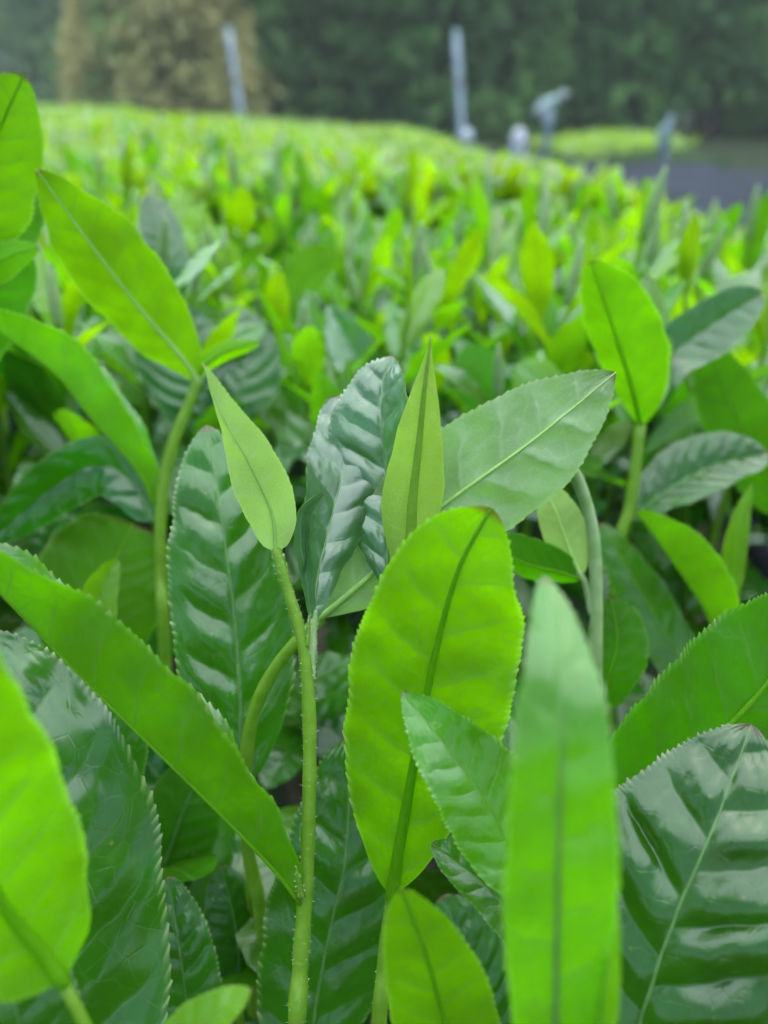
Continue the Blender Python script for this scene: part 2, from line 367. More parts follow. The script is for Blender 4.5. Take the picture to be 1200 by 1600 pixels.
# ---- forest
M['needles'] = plain('cedar_foliage', (.085, .18, .05), (.2, .38, .1), .4, .75, .15, trans=(.14, .3, .06), fac=.4, vary=.35)
M['needles2'] = plain('deep_cedar_foliage', (.07, .155, .05), (.18, .34, .09), .35, .75, .15, trans=(.12, .27, .06), fac=.4, vary=.35)
M['tan'] = plain('tan_foliage', (.6, .53, .24), (.34, .36, .13), .8, .8, .2, trans=(.5, .45, .18), fac=.4)
M['bark'] = plain('cedar_bark', (.12, .095, .075), (.06, .05, .04), 6, .9, .1, .6, .03)
def crown_mesh(name, h0, h1, rad, mat, seed, n=2600, droop=.5, shape=1.0, size=.34):
    r = np.random.default_rng(seed); v = []; 
    nb = n // 13
    C = []; D = []
    for k in range(nb):
        u = r.random() ** 1.15; z = h0 + (h1 - h0) * u
        rr = rad * (1 - u) ** shape * (.7 + .45 * r.random()) * (1 if u > .06 else .75) + .15
        a = r.random() * 6.283; m = 13
        t = np.sqrt(r.random(m)); 
        c = np.stack([np.cos(a) * rr * t, np.sin(a) * rr * t, z - droop * rr * t * t * .55 + 0 * t], 1) + r.normal(size=(m, 3)) * .13 * (rad / 2)
        C.append(c); D.append(np.broadcast_to([math.cos(a), math.sin(a), -droop], (m, 3)))
    C = np.vstack(C); D = nrm(np.vstack(D) + r.normal(size=C.shape) * .5); E = nrm(np.cross(D, r.normal(size=C.shape)))
    sz = size * (.5 + r.random(len(C)))[:, None]
    v = np.stack([C - D * sz * .5 - E * sz * .22, C - D * sz * .35 + E * sz * .36, C + D * sz * .7 + E * sz * .1, C + D * sz * .2 - E * sz * .38], 1).reshape(-1, 3)
    return mesh(name, v, np.arange(len(v)).reshape(-1, 4), False, None, mat)
def trunk_mesh(name, h, r0, seed, limbs=7, lz=.25):
    r = np.random.default_rng(seed); V = []; Fc = []
    def add(P, rad, n=8):
        v, q, t = tube(P, rad, n); b = sum(len(x) for x in V); V.append(v); Fc.extend([tuple(i + b for i in x) for x in list(q) + list(t)])
    z = np.linspace(-.3, h, 12); P = np.stack([.12 * np.sin(z * .5 + seed), .12 * np.cos(z * .4 + seed), z], 1)
    add(P, r0 * (1 - .85 * np.linspace(0, 1, 12)) + .02)
    for k in range(limbs):
        zz = h * (lz + (.9 - lz) * r.random()); a = r.random() * 6.28; ln = 1.2 * (1 - zz / h) + .5
        b = np.array([.12 * math.sin(zz * .5 + seed), .12 * math.cos(zz * .4 + seed), zz]); t = np.linspace(0, 1, 5)[:, None]
        add(b + t * ln * np.array([math.cos(a), math.sin(a), .1]) - t * t * np.array([0, 0, .25 * ln]), np.linspace(.06, .015, 5), 6)
    return poly_mesh(name, np.vstack(V), Fc, M['bark'])
protos = []
for k in range(5):
    hh = [11, 13, 12, 14, 10.5][k]
    protos.append((trunk_mesh('trunk', hh * .95, .2 + .03 * k, k + 3), crown_mesh('crown', [.9, .4, 1.3, .6, .3][k], hh, [1.6, 1.9, 1.5, 2.0, 1.7][k], M['needles' if k % 2 else 'needles2'], 40 + k, 9000, .75, .7, .27)))
tan_proto = (trunk_mesh('trunk', 6.4, .16, 21, 12, .2), crown_mesh('crown', .5, 7.0, 2.2, M['tan'], 77, 14000, .35, .5, .2))
grn_proto = (trunk_mesh('trunk', 6.0, .16, 22, 12, .2), crown_mesh('crown', .5, 6.6, 2.3, M['needles'], 78, 8000, .2, .5, .27))
def tree(pr, x, y, z, sc, rz, label, group, name='cedar_tree', lean=0):
    t = thing(name, label, 'tree', (x, y, z), group); t.rotation_euler = (0, lean, rz); t.scale = (sc, sc, sc)
    obj('trunk', pr[0], t); obj('crown', pr[1], t)
    return t
r = random.Random(5)
FR = 'cedars at the edge of the dark forest'
ORD = 'first second third fourth fifth sixth seventh eighth ninth tenth eleventh twelfth thirteenth fourteenth'.split()
k = 0
for x in np.arange(-4.3, 17.5, 2.05):
    y = 25.5 + r.uniform(-.8, 1.6)
    tree(protos[k % 5], x + r.uniform(-.4, .4), y, 0, r.uniform(.92, 1.12), r.uniform(0, 6.28),
         'tall dark green cedar, %s from the left in the front row of the forest' % ORD[k], FR); k += 1
for k2, x in enumerate(np.arange(-5.5, 20, 2.4)):
    tree(protos[(k * 2 + 1) % 5], x + r.uniform(-.6, .6), 30 + r.uniform(-1, 1.5), 0, r.uniform(1.05, 1.25), r.uniform(0, 6.28),
         'dark cedar, %s from the left in the row behind the front cedars' % ORD[k2], 'cedars deeper in the forest'); k += 1
for x in np.arange(-33, 24, 3.0):
    y = 47 + r.uniform(-2, 5); tree(protos[k % 5], x, y, (y - 44) * .62 - 1.2, r.uniform(1.0, 1.3), r.uniform(0, 6.28),
         'misty grey green cedar high on the far slope behind the forest', 'cedars on the far slope'); k += 1
tree(tan_proto, -5.3, 23.6, -.2, .98, .4, 'tan leaved tree beside the leftmost pole, at the end of the dark forest', 'tan trees', 'broadleaf_tree', -.05)
tree(tan_proto, -7.1, 24.3, -.3, .86, 2.1, 'golden tan tree, middle one of the pale trees left of the pole', 'tan trees', 'broadleaf_tree', .08)
tree(tan_proto, -8.3, 25.0, -.6, .58, 4.0, 'lowest golden tan tree at the left end of the forest edge', 'tan trees', 'broadleaf_tree', .05)
tree(grn_proto, -6.2, 24.4, -.3, .98, 1.0, 'olive green broadleaf tree between the two taller tan trees', None, 'broadleaf_tree')
tree(grn_proto, -11.6, 33, -1.0, .7, 2.0, 'grey green broadleaf tree at the far left field edge', None, 'broadleaf_tree')
tree(tan_proto, -16.6, 33, -.6, .5, 3.0, 'pale buff tree far left against the misty slope', None, 'broadleaf_tree')

# ---- damp air between the field and the slope
def haze():
    b = [(-135, -65, -1), (135, -65, -1), (135, 105, -1), (-135, 105, -1), (-135, -65, 40), (135, -65, 40), (135, 105, 40), (-135, 105, 40)]
    m = bpy.data.materials.new('haze'); m.use_nodes = True; t = m.node_tree; t.nodes.clear()
    o_ = t.nodes.new('ShaderNodeOutputMaterial'); v_ = t.nodes.new('ShaderNodeVolumePrincipled'); v_.inputs['Density'].default_value = .0021; v_.inputs['Color'].default_value = (.88, .97, .9, 1); v_.inputs['Anisotropy'].default_value = .2
    t.links.new(v_.outputs[0], o_.inputs['Volume']); m.cycles.homogeneous_volume = True
    o = obj('haze', poly_mesh('haze', b, [(0, 3, 2, 1), (4, 5, 6, 7), (0, 1, 5, 4), (1, 2, 6, 5), (2, 3, 7, 6), (3, 0, 4, 7)], m, False)); o['kind'] = 'stuff'; o['label'] = 'thin damp haze over the field and slope'
haze()
cy.volume_bounces = 0
# ---- poles and small gear standing at the end of the field
M['steel'] = plain('galvanised_steel', (.2, .25, .31), (.15, .2, .25), 8, .5, .5, .1, .002, .25)
M['teal'] = plain('teal_paint', (.22, .32, .31), (.17, .27, .27), 12, .45, .5)
M['white'] = plain('white_plastic', (.5, .52, .58), (.42, .45, .5), 8, .4, .5)
M['band'] = plain('dark_clamp', (.1, .11, .12), None, 12, .5, .4)
def ring(p0, p1, r0, r1, mat, nm, root, n=20, prof=None):
    P = spline([p0, p1], 8 if prof is None else len(prof)); rr = np.linspace(r0, r1, len(P)) if prof is None else np.array(prof)
    return obj(nm, tube_mesh(nm, P - np.array(root.location), rr, M[mat], n), root)
def pole(px0, py0, px1, py1, d, rad, label):
    top = at(px0, py0, d); bot = at(px1, py1, d); dirn = nrm(top - bot)
    base = bot - dirn * (bot[2] / dirn[2]); root = thing('steel_pole', label, 'pole', tuple(base), 'poles at the end of the field')
    ring(base, top, rad * 1.05, rad, 'steel', 'shaft', root); ring(top, top + dirn * .05, rad * 1.12, rad * .9, 'teal', 'cap', root)
    for q in (.35, .7):
        c = base + (top - base) * q; ring(c, c + dirn * .04, rad * 1.2, rad * 1.2, 'band', 'clamp', root)
    return root
pole(357, 50, 379, 196, 8.2, .035, 'leaning steel pole in front of the tan trees, leftmost of the poles')
p2 = pole(713, 56, 722, 222, 8.0, .038, 'tallest steel pole standing in front of the dark forest')
c = at(730, 214, 7.8); ring(c - np.array([0, 0, .07]), c + np.array([0, 0, .07]), 0, 0, 'white', 'float', p2, 16, [.025, .05, .06, .064, .06, .05, .025])
def gear():
    d = 7.2; b = at(853, 232, d); tp = at(852, 176, d); base = np.array([b[0], b[1], 0]); top = np.array([b[0], b[1], tp[2]])
    root = thing('fan_post', 'short post with tilted white fan head, right of the tallest pole', 'post', tuple(base))
    ring(base, top, .042, .038, 'steel', 'shaft', root)
    e0, e1 = at(836, 178, d), at(876, 152, d)
    ring(e0, e1, 0, 0, 'teal', 'motor', root, 18, [.035, .06, .07, .07, .066, .06, .045, .02])
    ring(at(846, 186, d), at(852, 168, d), .07, .07, 'band', 'bracket', root)
    ax = nrm(e1 - e0)
    for sg in (-1, 1):
        side = nrm(np.cross(ax, np.array([0, .3, 1]))); 
        P = spline([e1 + side * .02 * sg, e1 + side * .13 * sg], 6); obj('blade', tube_mesh('blade', P - base, [.02, .035, .04, .038, .03, .015], M['white'], 8), root)
    # post with box
    d = 6.0; b = at(1037, 250, d); tp = at(1034, 180, d); base = np.array([b[0], b[1], 0]); top = np.array([b[0], b[1], tp[2]])
    root = thing('sprinkler_post', 'thin grey post carrying a pale teal box beside the netting', 'post', tuple(base))
    ring(base, top, .04, .022, 'steel', 'shaft', root)
    c = at(1038, 216, d); ring(c - np.array([0, 0, .09]), c + np.array([0, 0, .09]), 0, 0, 'teal', 'box', root, 14, [.03, .05, .055, .055, .052, .05, .03])
    ring(c + np.array([.0, 0, -.12]), c + np.array([0, 0, -.09]), .035, .04, 'band', 'clamp', root)
    # white covered stake
    d = 7.0; b = at(809, 245, d); base = np.array([b[0], b[1], 0]); c0 = at(809, 240, d)
    root = thing('covered_stake', 'stake under a rounded white plastic cover, left of the fan post', 'stake', tuple(base))
    ring(base, np.array([b[0], b[1], c0[2] + .1]), .03, .03, 'steel', 'shaft', root)
    ring(c0 - np.array([0, 0, .05]), c0 + np.array([0, 0, .21]), 0, 0, 'white', 'cover', root, 18, [.065, .072, .075, .075, .075, .07, .058, .025])
gear()

# ---- shade net over the lower hedge to the right
def shade_net():
    g_ = N('shade_netting'); tc = g_.n('TexCoord').outputs['Object']
    w1 = g_.n('TexWave', wave_type='BANDS', bands_direction='X'); g_.set(w1, 'Vector', tc); g_.set(w1, 'Scale', 26.0); g_.set(w1, 'Distortion', 1.2)
    c = g_.mix(g_.ramp(g_.noise(tc, 3, 4), .3, .7), (.023, .028, .036), (.034, .041, .053)); c = g_.mix(g_.math('MULTIPLY', w1.outputs[0], .3), c, (.04, .042, .052))
    p = g_.n('BsdfPrincipled'); g_.set(p, 'Base Color', c); g_.set(p, 'Roughness', .9); g_.set(p, 'Specular IOR Level', .08); g_.set(p, 'Normal', g_.bump(w1.outputs[0], .4, .01)); M['net'] = g_.done(p.outputs[0])
    for (x0, x1, y0, y1, zt, lab) in ((.86, 2.5, .5, 6.0, .58, 'grey shade net draped over the lower tea row right of the hedge'), (2.75, 4.5, .8, 6.6, .49, 'grey shade net over the farther tea row at the right edge')):
        nx, ny = 40, 70; xs = np.linspace(0, 1, nx); ys = np.linspace(0, 1, ny); U, Vv = np.meshgrid(xs, ys)
        X = x0 + (x1 - x0) * U; Y = y0 + (y1 - y0) * Vv
        e = np.minimum(1, np.minimum(U, 1 - U) * 7); e2 = np.minimum(1, np.minimum(Vv, 1 - Vv) * 14)
        Z = zt * np.minimum(np.sin(e * 1.5708) ** .5, np.sin(e2 * 1.5708) ** .5) + .02 * np.sin(X * 9 + 3 * np.sin(Y * 2)) * np.sin(Y * 5) - .035 * X * 0 + .012 * np.sin(Y * 23 + X * 7)
        v = np.stack([X, Y, np.maximum(Z, .006)], -1).reshape(-1, 3); i = np.arange(ny - 1)[:, None] * nx + np.arange(nx - 1)[None]
        f = np.stack([i, i + 1, i + nx + 1, i + nx], -1).reshape(-1, 4)
        o = obj('shade_net', mesh('shade_net', v, f, True, None, M['net'])); o['label'] = lab; o['category'] = 'shade net'; o['group'] = 'shade nets'
shade_net()

# ------------------------------------------------------------------ tea foliage built by the thousand
def local_leaf(ns, nv, W, fold, droop, quilt, seed, teeth=0, curl=0, ab=(.8, .65), wave=.1, twist=0):
    """leaf of length 1 along +Y, upper face +Z"""
    s = np.linspace(0, 1, ns); a = droop * (s ** 1.3); dy = np.cos(a); dz = -np.sin(a)
    P = np.stack([.03 * np.sin(s * 3 + seed), np.r_[0, np.cumsum((dy[1:] + dy[:-1]) / 2)] / (ns - 1), np.r_[0, np.cumsum((dz[1:] + dz[:-1]) / 2)] / (ns - 1)], 1)
    T = nrm(np.gradient(P, axis=0)); tw = twist * s
    R0 = np.tile([1.0, 0, 0], (ns, 1)); N0 = np.cross(R0, T)
    R = np.cos(tw)[:, None] * R0 + np.sin(tw)[:, None] * N0; Nn = np.cross(R, T)
    return leaf_arrays(P, R, Nn, W, (fold, fold), (curl, curl), ab, nv, teeth, .05, quilt, 8, wave, seed, 1)
def scatter(protos_, n, pos, az, tilt, roll, scale, which):
    """numpy copies of leaf prototypes; tilt = elevation of the leaf axis"""
    Vs, Fs, Ls = [], [], []; off = 0
    for k, (v, f, lf, tt) in enumerate(protos_):
        idx = np.where(which == k)[0]
        if not len(idx): continue
        ca, sa = np.cos(az[idx]), np.sin(az[idx]); ct, st = np.cos(tilt[idx]), np.sin(tilt[idx]); cr, sr = np.cos(roll[idx]), np.sin(roll[idx])
        yv = np.stack([ca * ct, sa * ct, st], 1); xv = np.stack([sa, -ca, 0 * sa], 1); zv = np.cross(xv, yv)
        x2 = xv * cr[:, None] + zv * sr[:, None]; z2 = np.cross(x2, yv)
        w = v[None] * scale[idx][:, None, None]
        W = w[..., 0:1] * x2[:, None] + w[..., 1:2] * yv[:, None] + w[..., 2:3] * z2[:, None] + pos[idx][:, None]
        Vs.append(W.reshape(-1, 3)); Ls.append(np.tile(lf, (len(idx), 1)))
        Fs.append((f[None] + (np.arange(len(idx)) * len(v))[:, None, None] + off).reshape(-1, 4)); off += len(idx) * len(v)
    return np.vstack(Vs), np.vstack(Fs), np.vstack(Ls)
def stuff(name, label, mat, protos_, pos, az, tilt, roll, scale):
    n = len(pos); which = RNG.integers(0, len(protos_), n)
    v, f, lf = scatter(protos_, n, pos, az, tilt, roll, scale, which)
    o = obj(name, mesh(name, v, f, True, {'lf': ('FLOAT_VECTOR', lf)}, M[mat])); o['kind'] = 'stuff'; o['label'] = label; o['category'] = 'tea foliage'
    return o
U = RNG.uniform
far_protos = [local_leaf(7, 2, .155, 18 + 9 * k, .15 + .3 * k, 0, k, ab=(.85, .75)) for k in range(3)]
near_protos = [local_leaf(33, 9, .21, 8 + 8 * (k % 3), .25 + .2 * k, .085, k + 5., teeth=8, curl=-14 + 7 * k, wave=.12) for k in range(4)]
# 1. dark older leaves under the near shoots
n = 1500
y = U(.12, 1.25, n) ; x = U(-1, 1, n) * (.2 + .62 * y); ok = x < .52; x, y = x[ok], y[ok]; n = len(x)
z = canopy(x, y) - U(.055, .16, n) - np.where(y < .3, .06 * (1 - y / .3) + .03, 0)
pos = np.stack([x, y, z], 1); dep = (pos - CAM) @ FW; pos = pos[dep > .225]; n = len(pos)
stuff('tea_foliage', 'dark glossy older leaves filling the hedge beneath the near shoots', 'near_dark', near_protos, pos,
      U(0, 6.283, n), U(.1, 1.15, n), U(-.5, .5, n), U(.045, .075, n))
# 2. the canopy from one metre on, bright shoots and dark leaves between them
def band(n, y0, y1, xf, seedp=1.0):
    y = y0 * (y1 / y0) ** (RNG.random(n) ** seedp); x = xf(y, n); return x, y
def row_canopy(x, y): return canopy(x, y) + .03 * np.sin(x * 4.2 + 1) * np.sin(y * 1.7)
xl = lambda y, n: U(-.62, .48, n) * y + U(-.15, .15, n)
for (cnt, y0, y1, sc) in ((21000, .85, 2.4, .9), (22000, 2.4, 9.5, 1.1)):
    for mat, share, zlo, zhi, t0, t1, lab in (('far_young', .46, -.035, .014, .3, 1.4, 'bright young shoot leaves'), ('far_fresh', .33, -.05, 0, .3, 1.3, 'mid green leaves'), ('far_dark', .24, -.045, .004, -.1, 1.0, 'dark glossy leaves')):
        x, y = band(int(cnt * share * 1.3), y0, y1, xl); ok = x < .5 + U(-.02, .02, len(x)); x, y = x[ok], y[ok]; n = len(x)
        pos = np.stack([x, y, row_canopy(x, y) + U(zlo, zhi, n) - .035], 1)
        stuff('tea_foliage', lab + (' of the hedge top a few steps away' if y0 < 2 else ' at the far end of the tea field'), mat, far_protos, pos, U(0, 6.283, n), U(t0, t1, n), U(-.6, .6, n), U(.04, .065, n) * sc)
# right flank of the row
n = 1500; y = U(.55, 4.5, n); u = U(0, 1, n); x = .45 + .15 * u; z = row_canopy(x, y) - .02 - .45 * u ** 2 * U(.3, 1, n)
stuff('tea_foliage', 'green leaves on the steep right flank of the near hedge', 'far_fresh', far_protos, np.stack([x, y, z], 1), U(-1.4, 1.4, n), U(.1, 1.1, n), U(-.6, .6, n), U(.045, .065, n))
# dark sheet closing gaps below the leaves, inner shade put into its colour
def core(name, xs, ys, zf, label):
    X, Y = np.meshgrid(xs, ys); Z = zf(X, Y); v = np.stack([X, Y, Z], -1).reshape(-1, 3); nx, ny = len(xs), len(ys)
    i = np.arange(ny - 1)[:, None] * nx + np.arange(nx - 1)[None]; f = np.stack([i, i + 1, i + nx + 1, i + nx], -1).reshape(-1, 4)
    o = obj(name, mesh(name, v, f, True, None, M['core'])); o['kind'] = 'stuff'; o['label'] = label; o['category'] = 'tea foliage'
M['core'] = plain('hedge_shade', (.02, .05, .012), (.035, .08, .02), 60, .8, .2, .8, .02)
core('hedge_shade_sheet', np.linspace(-7, .5, 60), np.linspace(.95, 9.6, 60), lambda X, Y: np.where((X > .48) | (Y < .96), .02, row_canopy(X, Y) - .095), 'dark sheet under the tea hedge leaves, coloured as the shade inside')
# lower hedge beyond the netting
n = 1300; x = U(1.65, 2.75, n); y = U(7.2, 9.5, n); z = .58 + .04 * np.sin(x * 3) + U(-.05, .03, n) - .25 * np.maximum(0, 7.05 - y) * 2
rt = thing('tea_hedge', 'low bright tea hedge beyond the grey netting', 'hedge', (2.3, 8, 0))
v, f, lf = scatter(far_protos, n, np.stack([x - 2.3, y - 8, z], 1), U(0, 6.283, n), U(.3, 1.4, n), U(-.6, .6, n), U(.07, .1, n), RNG.integers(0, 3, n))
q = obj('leaves', mesh('leaves', v, f, True, {'lf': ('FLOAT_VECTOR', lf)}, M['far_young']), rt); q['kind'] = 'stuff'
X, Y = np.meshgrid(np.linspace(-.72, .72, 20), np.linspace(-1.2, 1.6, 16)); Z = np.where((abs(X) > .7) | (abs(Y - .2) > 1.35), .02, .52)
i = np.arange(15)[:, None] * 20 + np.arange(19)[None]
obj('inner_shade_sheet', mesh('inner_shade_sheet', np.stack([X, Y, Z], -1).reshape(-1, 3), np.stack([i, i + 1, i + 21, i + 20], -1).reshape(-1, 4), True, None, M['core']), rt)  # plain dark sheet under the leaves, painted as the shade between them

# ---- individual shoots in the middle distance
def shoot_proto(seed):
    """parts of one shoot in local coordinates: list of (name, mesh)"""
    r = random.Random(seed); H = r.uniform(.05, .085); bend = r.uniform(-.25, .25)
    z = np.linspace(-.08, H, 14); P = np.stack([bend * .25 * z * z / H * 4, .1 * bend * z, z], 1)
    parts = [('stem', tube_mesh('stem', P, np.linspace(.0022, .0011, 14), M['stem'], 7))]
    nl = r.randint(5, 6); az = r.uniform(0, 6.28)
    for k in range(nl):
        u = k / (nl - 1); zz = H * (-.15 + 1.0 * u); b = np.array([np.interp(zz, z, P[:, 0]), np.interp(zz, z, P[:, 1]), zz])
        L = [.066, .064, .058, .05, .042][min(4, int(u * 4.01))] * r.uniform(.8, 1.15)
        v, f, lf, tt = local_leaf(25, 6, .165 * r.uniform(.85, 1.2), r.uniform(12, 42), r.uniform(-.2, .9) * (1.2 - u), .055 if u < .6 else .03, seed + k, teeth=6, curl=r.uniform(-25, 25), wave=.15, twist=r.uniform(-.8, .8), ab=(.85, r.uniform(.65, .9)))
        tilt = math.radians(r.uniform(18, 60) + 26 * u); a = az + 2.4 * k + r.uniform(-.3, .3)
        ca, sa, ct, st = math.cos(a), math.sin(a), math.cos(tilt), math.sin(tilt)
        yv = np.array([ca * ct, sa * ct, st]); xv = np.array([sa, -ca, 0]); zv = np.cross(xv, yv); rr = r.uniform(-.5, .5)
        x2 = xv * math.cos(rr) + zv * math.sin(rr); z2 = np.cross(x2, yv)
        v = L * (v[:, :1] * x2 + v[:, 1:2] * yv + v[:, 2:] * z2) + b + yv * .004
        mt = ('dark' if r.random() < .35 else 'fresh') if u < .45 else ('young' if r.random() < .75 else 'fresh')
        parts.append(('leaf', mesh('leaf', v, f, True, {'lf': ('FLOAT_VECTOR', lf), 'tt': ('FLOAT', tt[:, 0]), 'tau': ('FLOAT', tt[:, 1])}, M['mid_' + mt])))
    t = np.linspace(0, 1, 10); Pb = P[-1] + np.stack([.006 * t * bend * 4, 0 * t, .03 * t], 1)
    parts.append(('bud', tube_mesh('bud', Pb, .0024 * np.sin(math.pi * np.clip(t * .8 + .15, 0, 1)) + .0003, M['stem_pale'], 8)))
    return parts
sp = [shoot_proto(100 + 7 * k) for k in range(12)]
pts = []; tries = 0; rr = random.Random(3)
while len(pts) < 292 and tries < 60000:
    tries += 1; y = .31 + .85 * rr.random() ** 1.3; x = rr.uniform(-1, 1) * (.06 + .58 * y)
    if x > .48: continue
    dmin = .022 + .018 * y
    if all((x - a) ** 2 + (y - b) ** 2 > dmin * dmin for a, b in pts): pts.append((x, y))
for k, (x, y) in enumerate(pts):
    ux = x / (.05 + .5 * y); zx = 'left' if ux < -.34 else 'right' if ux > .34 else 'middle'
    zy = 'softly blurred leafy tea shoot just behind the sharp leaves' if y < .55 else 'blurred tea shoot in the mid distance of the hedge' if y < .85 else 'small strongly blurred tea shoot far along the hedge'
    lab = zy + ', ' + zx + ' third of the picture'; grp = zy.replace('shoot', 'shoots') + ', ' + zx
    t = thing('tea_shoot', lab, 'tea shoot', (x, y, float(canopy(x, y)) - .062 - rr.uniform(0, .035)), grp)
    t.rotation_euler = (rr.uniform(-.22, .22), rr.uniform(-.22, .22), rr.uniform(0, 6.28)); s = rr.uniform(.85, 1.2); t.scale = (s, s, s)
    for nm, me in sp[rr.randrange(len(sp))]: obj(nm, me, t)

# woody branches under the canopy
for k in range(14):
    x = rr.uniform(-.25, .3); y = rr.uniform(.12, .5); p0 = (x + rr.uniform(-.1, .1), y + rr.uniform(-.05, .1), -.02); p1 = (x, y, float(canopy(x, y)) - .11 - (.08 if y < .25 else 0))
    P = spline([p0, ((p0[0] + p1[0]) / 2 + rr.uniform(-.04, .04), (p0[1] + p1[1]) / 2, .4), p1], 24)
    t = thing('tea_branch', 'brown woody branch in the shade under the tea leaves', 'branch', p0, 'woody branches inside the hedge')
    obj('wood', tube_mesh('wood', P - np.array(p0), np.linspace(.009, .003, 24), M['wood'], 8), t)

# ------------------------------------------------------------------ shoots one can see leaf by leaf
# --- the sharp shoot in the middle
S = shoot('downy upright tea shoot in sharp focus, forked, with pale folded leaf at its tip', (462, 1640, .155))
hero_stem(S, [(458, 1900, .185), (462, 1640, .155), (470, 1500, .155), (480, 1340, .155), (484, 1180, .155), (480, 1060, .155), (468, 985, .155), (449, 920, .155), (431, 858, .155)], 17.5, 8, 'stem', 110, 900, nodes=(.47, .81))
hero_stem(S, [(470, 1400, .153), (466, 1375, .1515), (462, 1352, .1505)], 7, 1.5, 'stem', 14, 60, 'side_bud')
hero_stem(S, [(480, 1010, .1545), (483, 985, .154), (484, 962, .1535)], 4, 1, 'stem', 12, 30, 'side_bud')
hero_stem(S, [(483, 1060, .156), (488, 1000, .157), (490, 955, .158)], 9, 6, 'stem_pale', 20, 200, 'side_stem')
hero_leaf(S, [(431, 862, .155), (424, 800, .152), (390, 725, .147), (345, 645, .143), (316, 566, .140)], 46, 'pale', 'under', ((5, -5, -60, -80), 12), (-20, 10), (.5, .85), 30, .035, .03, 7, .03, ribw=.05, label='pale downy folded top leaf')
hero_leaf(S, [(489, 975, .158), (496, 900, .161), (520, 800, .167), (540, 710, .173), (528, 618, .180)], 62, 'rolled', 'top', ((50, 30, 10, 0), (-5, 5, 20, 30)), (25, -45), (.8, .55), 24, .07, .05, 8, .12, label='dark rolled leaf with glossy bulges')
hero_leaf(S, [(486, 968, .157), (478, 900, .158), (470, 850, .159), (474, 800, .160), (505, 770, .161)], 24, 'rolled', 'top', (25, 20), (80, 60), (.6, .5), 14, .06, .04, 6, .1)
hero_leaf(S, [(468, 1412, .1535), (430, 1362, .151), (330, 1258, .147), (150, 1082, .142), (0, 928, .138), (-95, 830, .135)], 120, 'bright', 'under', ((-140, -148, -156, -146, -152, -148), 44), (0, -10), (.8, .7), 44, .05, .05, 9, .20, ribw=.022, label='long folded leaf seen from below, running down from the left edge')
# --- shoot behind with the curved stalk
S = shoot('curved green stalk carrying a large leaf seen from its pale underside', (380, 1400, .2))
hero_stem(S, [(430, 1900, .25), (415, 1500, .205), (388, 1330, .195), (383, 1210, .185), (398, 1110, .18), (440, 1030, .176), (500, 966, .173)], 15, 9, 'stem', 80)
hero_leaf(S, [(500, 966, .173), (575, 902, .172), (680, 800, .171), (830, 690, .170), (962, 582, .170)], 100, 'limb', 'under', (6, -8), (8, -16), (.95, .8), 38, .13, .04, 8, .06, ribw=.045, label='large serrated leaf with pale underside and raised midrib')
# --- crinkled leaf and spear bud
S = shoot('tea shoot with a dark crinkled upright leaf and a pale spear shaped bud', (598, 1000, .172))
hero_stem(S, [(585, 1800, .22), (596, 1300, .19), (600, 1000, .172), (607, 900, .169)], 13, 10, 'stem', 50)
hero_leaf(S, [(604, 925, .166), (606, 850, .167), (604, 745, .171), (596, 660, .172), (598, 600, .174), (613, 556, .176)], 92, 'rolled', 'top', ((0, 5, 12, 10), 45), (-40, 25), (1.0, .85), 36, .09, .05, 8, .06, ribw=.05, label='dark glossy leaf crinkled between its veins')
hero_leaf(S, [(622, 930, .162), (640, 870, .160), (644, 790, .157), (655, 690, .153), (663, 610, .150), (673, 526, .148)], 52, 'spear', 'under', (-12, -12), (-22, -22), (.75, 1.25), 0, .01, 0, 8, .02, ribw=.2, rib='stem', name='bud', label='pale yellow green spear shaped bud')
# --- the bright backlit leaf
S = shoot('broad bright backlit tea leaf with dark midrib, upright in the centre', (597, 1560, .158))
hero_stem(S, [(575, 1950, .2), (590, 1640, .168), (600, 1500, .166), (611, 1410, .1645), (620, 1345, .1635)], 18, 8.5, 'stem', 60, 300)
hero_leaf(S, [(612, 1400, .164), (622, 1335, .162), (643, 1215, .157), (676, 1040, .147), (715, 895, .138), (768, 793, .131)], 128, 'young', 'under', (8, 12), (6, -10), (.8, .62), 46, .06, .035, 8, .15, ribw=.075, label='broad yellow green leaf glowing with light from behind')
# --- folded leaves in front of it
S = shoot('tea shoot with two folded toothed leaves pointing left in front of the bright leaf', (838, 1500, .145))
hero_stem(S, [(800, 1900, .19), (838, 1560, .15), (836, 1400, .145)], 14, 9, 'stem', 40)
hero_leaf(S, [(836, 1392, .143), (800, 1330, .142), (755, 1245, .141), (695, 1165, .140), (629, 1080, .141)], 78, 'bright', 'top', (38, -15), (-25, 30), (.5, .75), 34, .05, .05, 8, .08, ribw=.03, label='folded leaf with toothed lower margin')
hero_leaf(S, [(838, 1500, .146), (800, 1430, .146), (745, 1372, .147), (674, 1318, .149)], 44, 'fresh', 'top', (40, -5), (-10, 15), (.6, .6), 24, .05, .05, 7, .06)
# --- blurred leaf close to the lens
S = shoot('tall out of focus leaf close to the lens with a whitish sheen, right of centre', (868, 1760, .102))
hero_stem(S, [(880, 2300, .14), (870, 1900, .11), (868, 1760, .102)], 18, 12, 'stem', 40)
hero_leaf(S, [(868, 1770, .102), (868, 1600, .097), (873, 1300, .090), (876, 1080, .0895), (850, 900, .101)], 84, 'bright', 'top', ((10, 14, 26, 36), (0, 4, 6, 8)), (8, -24), (.6, .66), 42, .09, .045, 8, .12, ribw=.06, rib='rib_dark')
hero_leaf(S, [(895, 1830, .100), (935, 1620, .096), (950, 1470, .094), (948, 1338, .094)], 34, 'young', 'under', (-25, -40), (-20, -10), (.6, .7), 24, .02, .03, 7, .04)
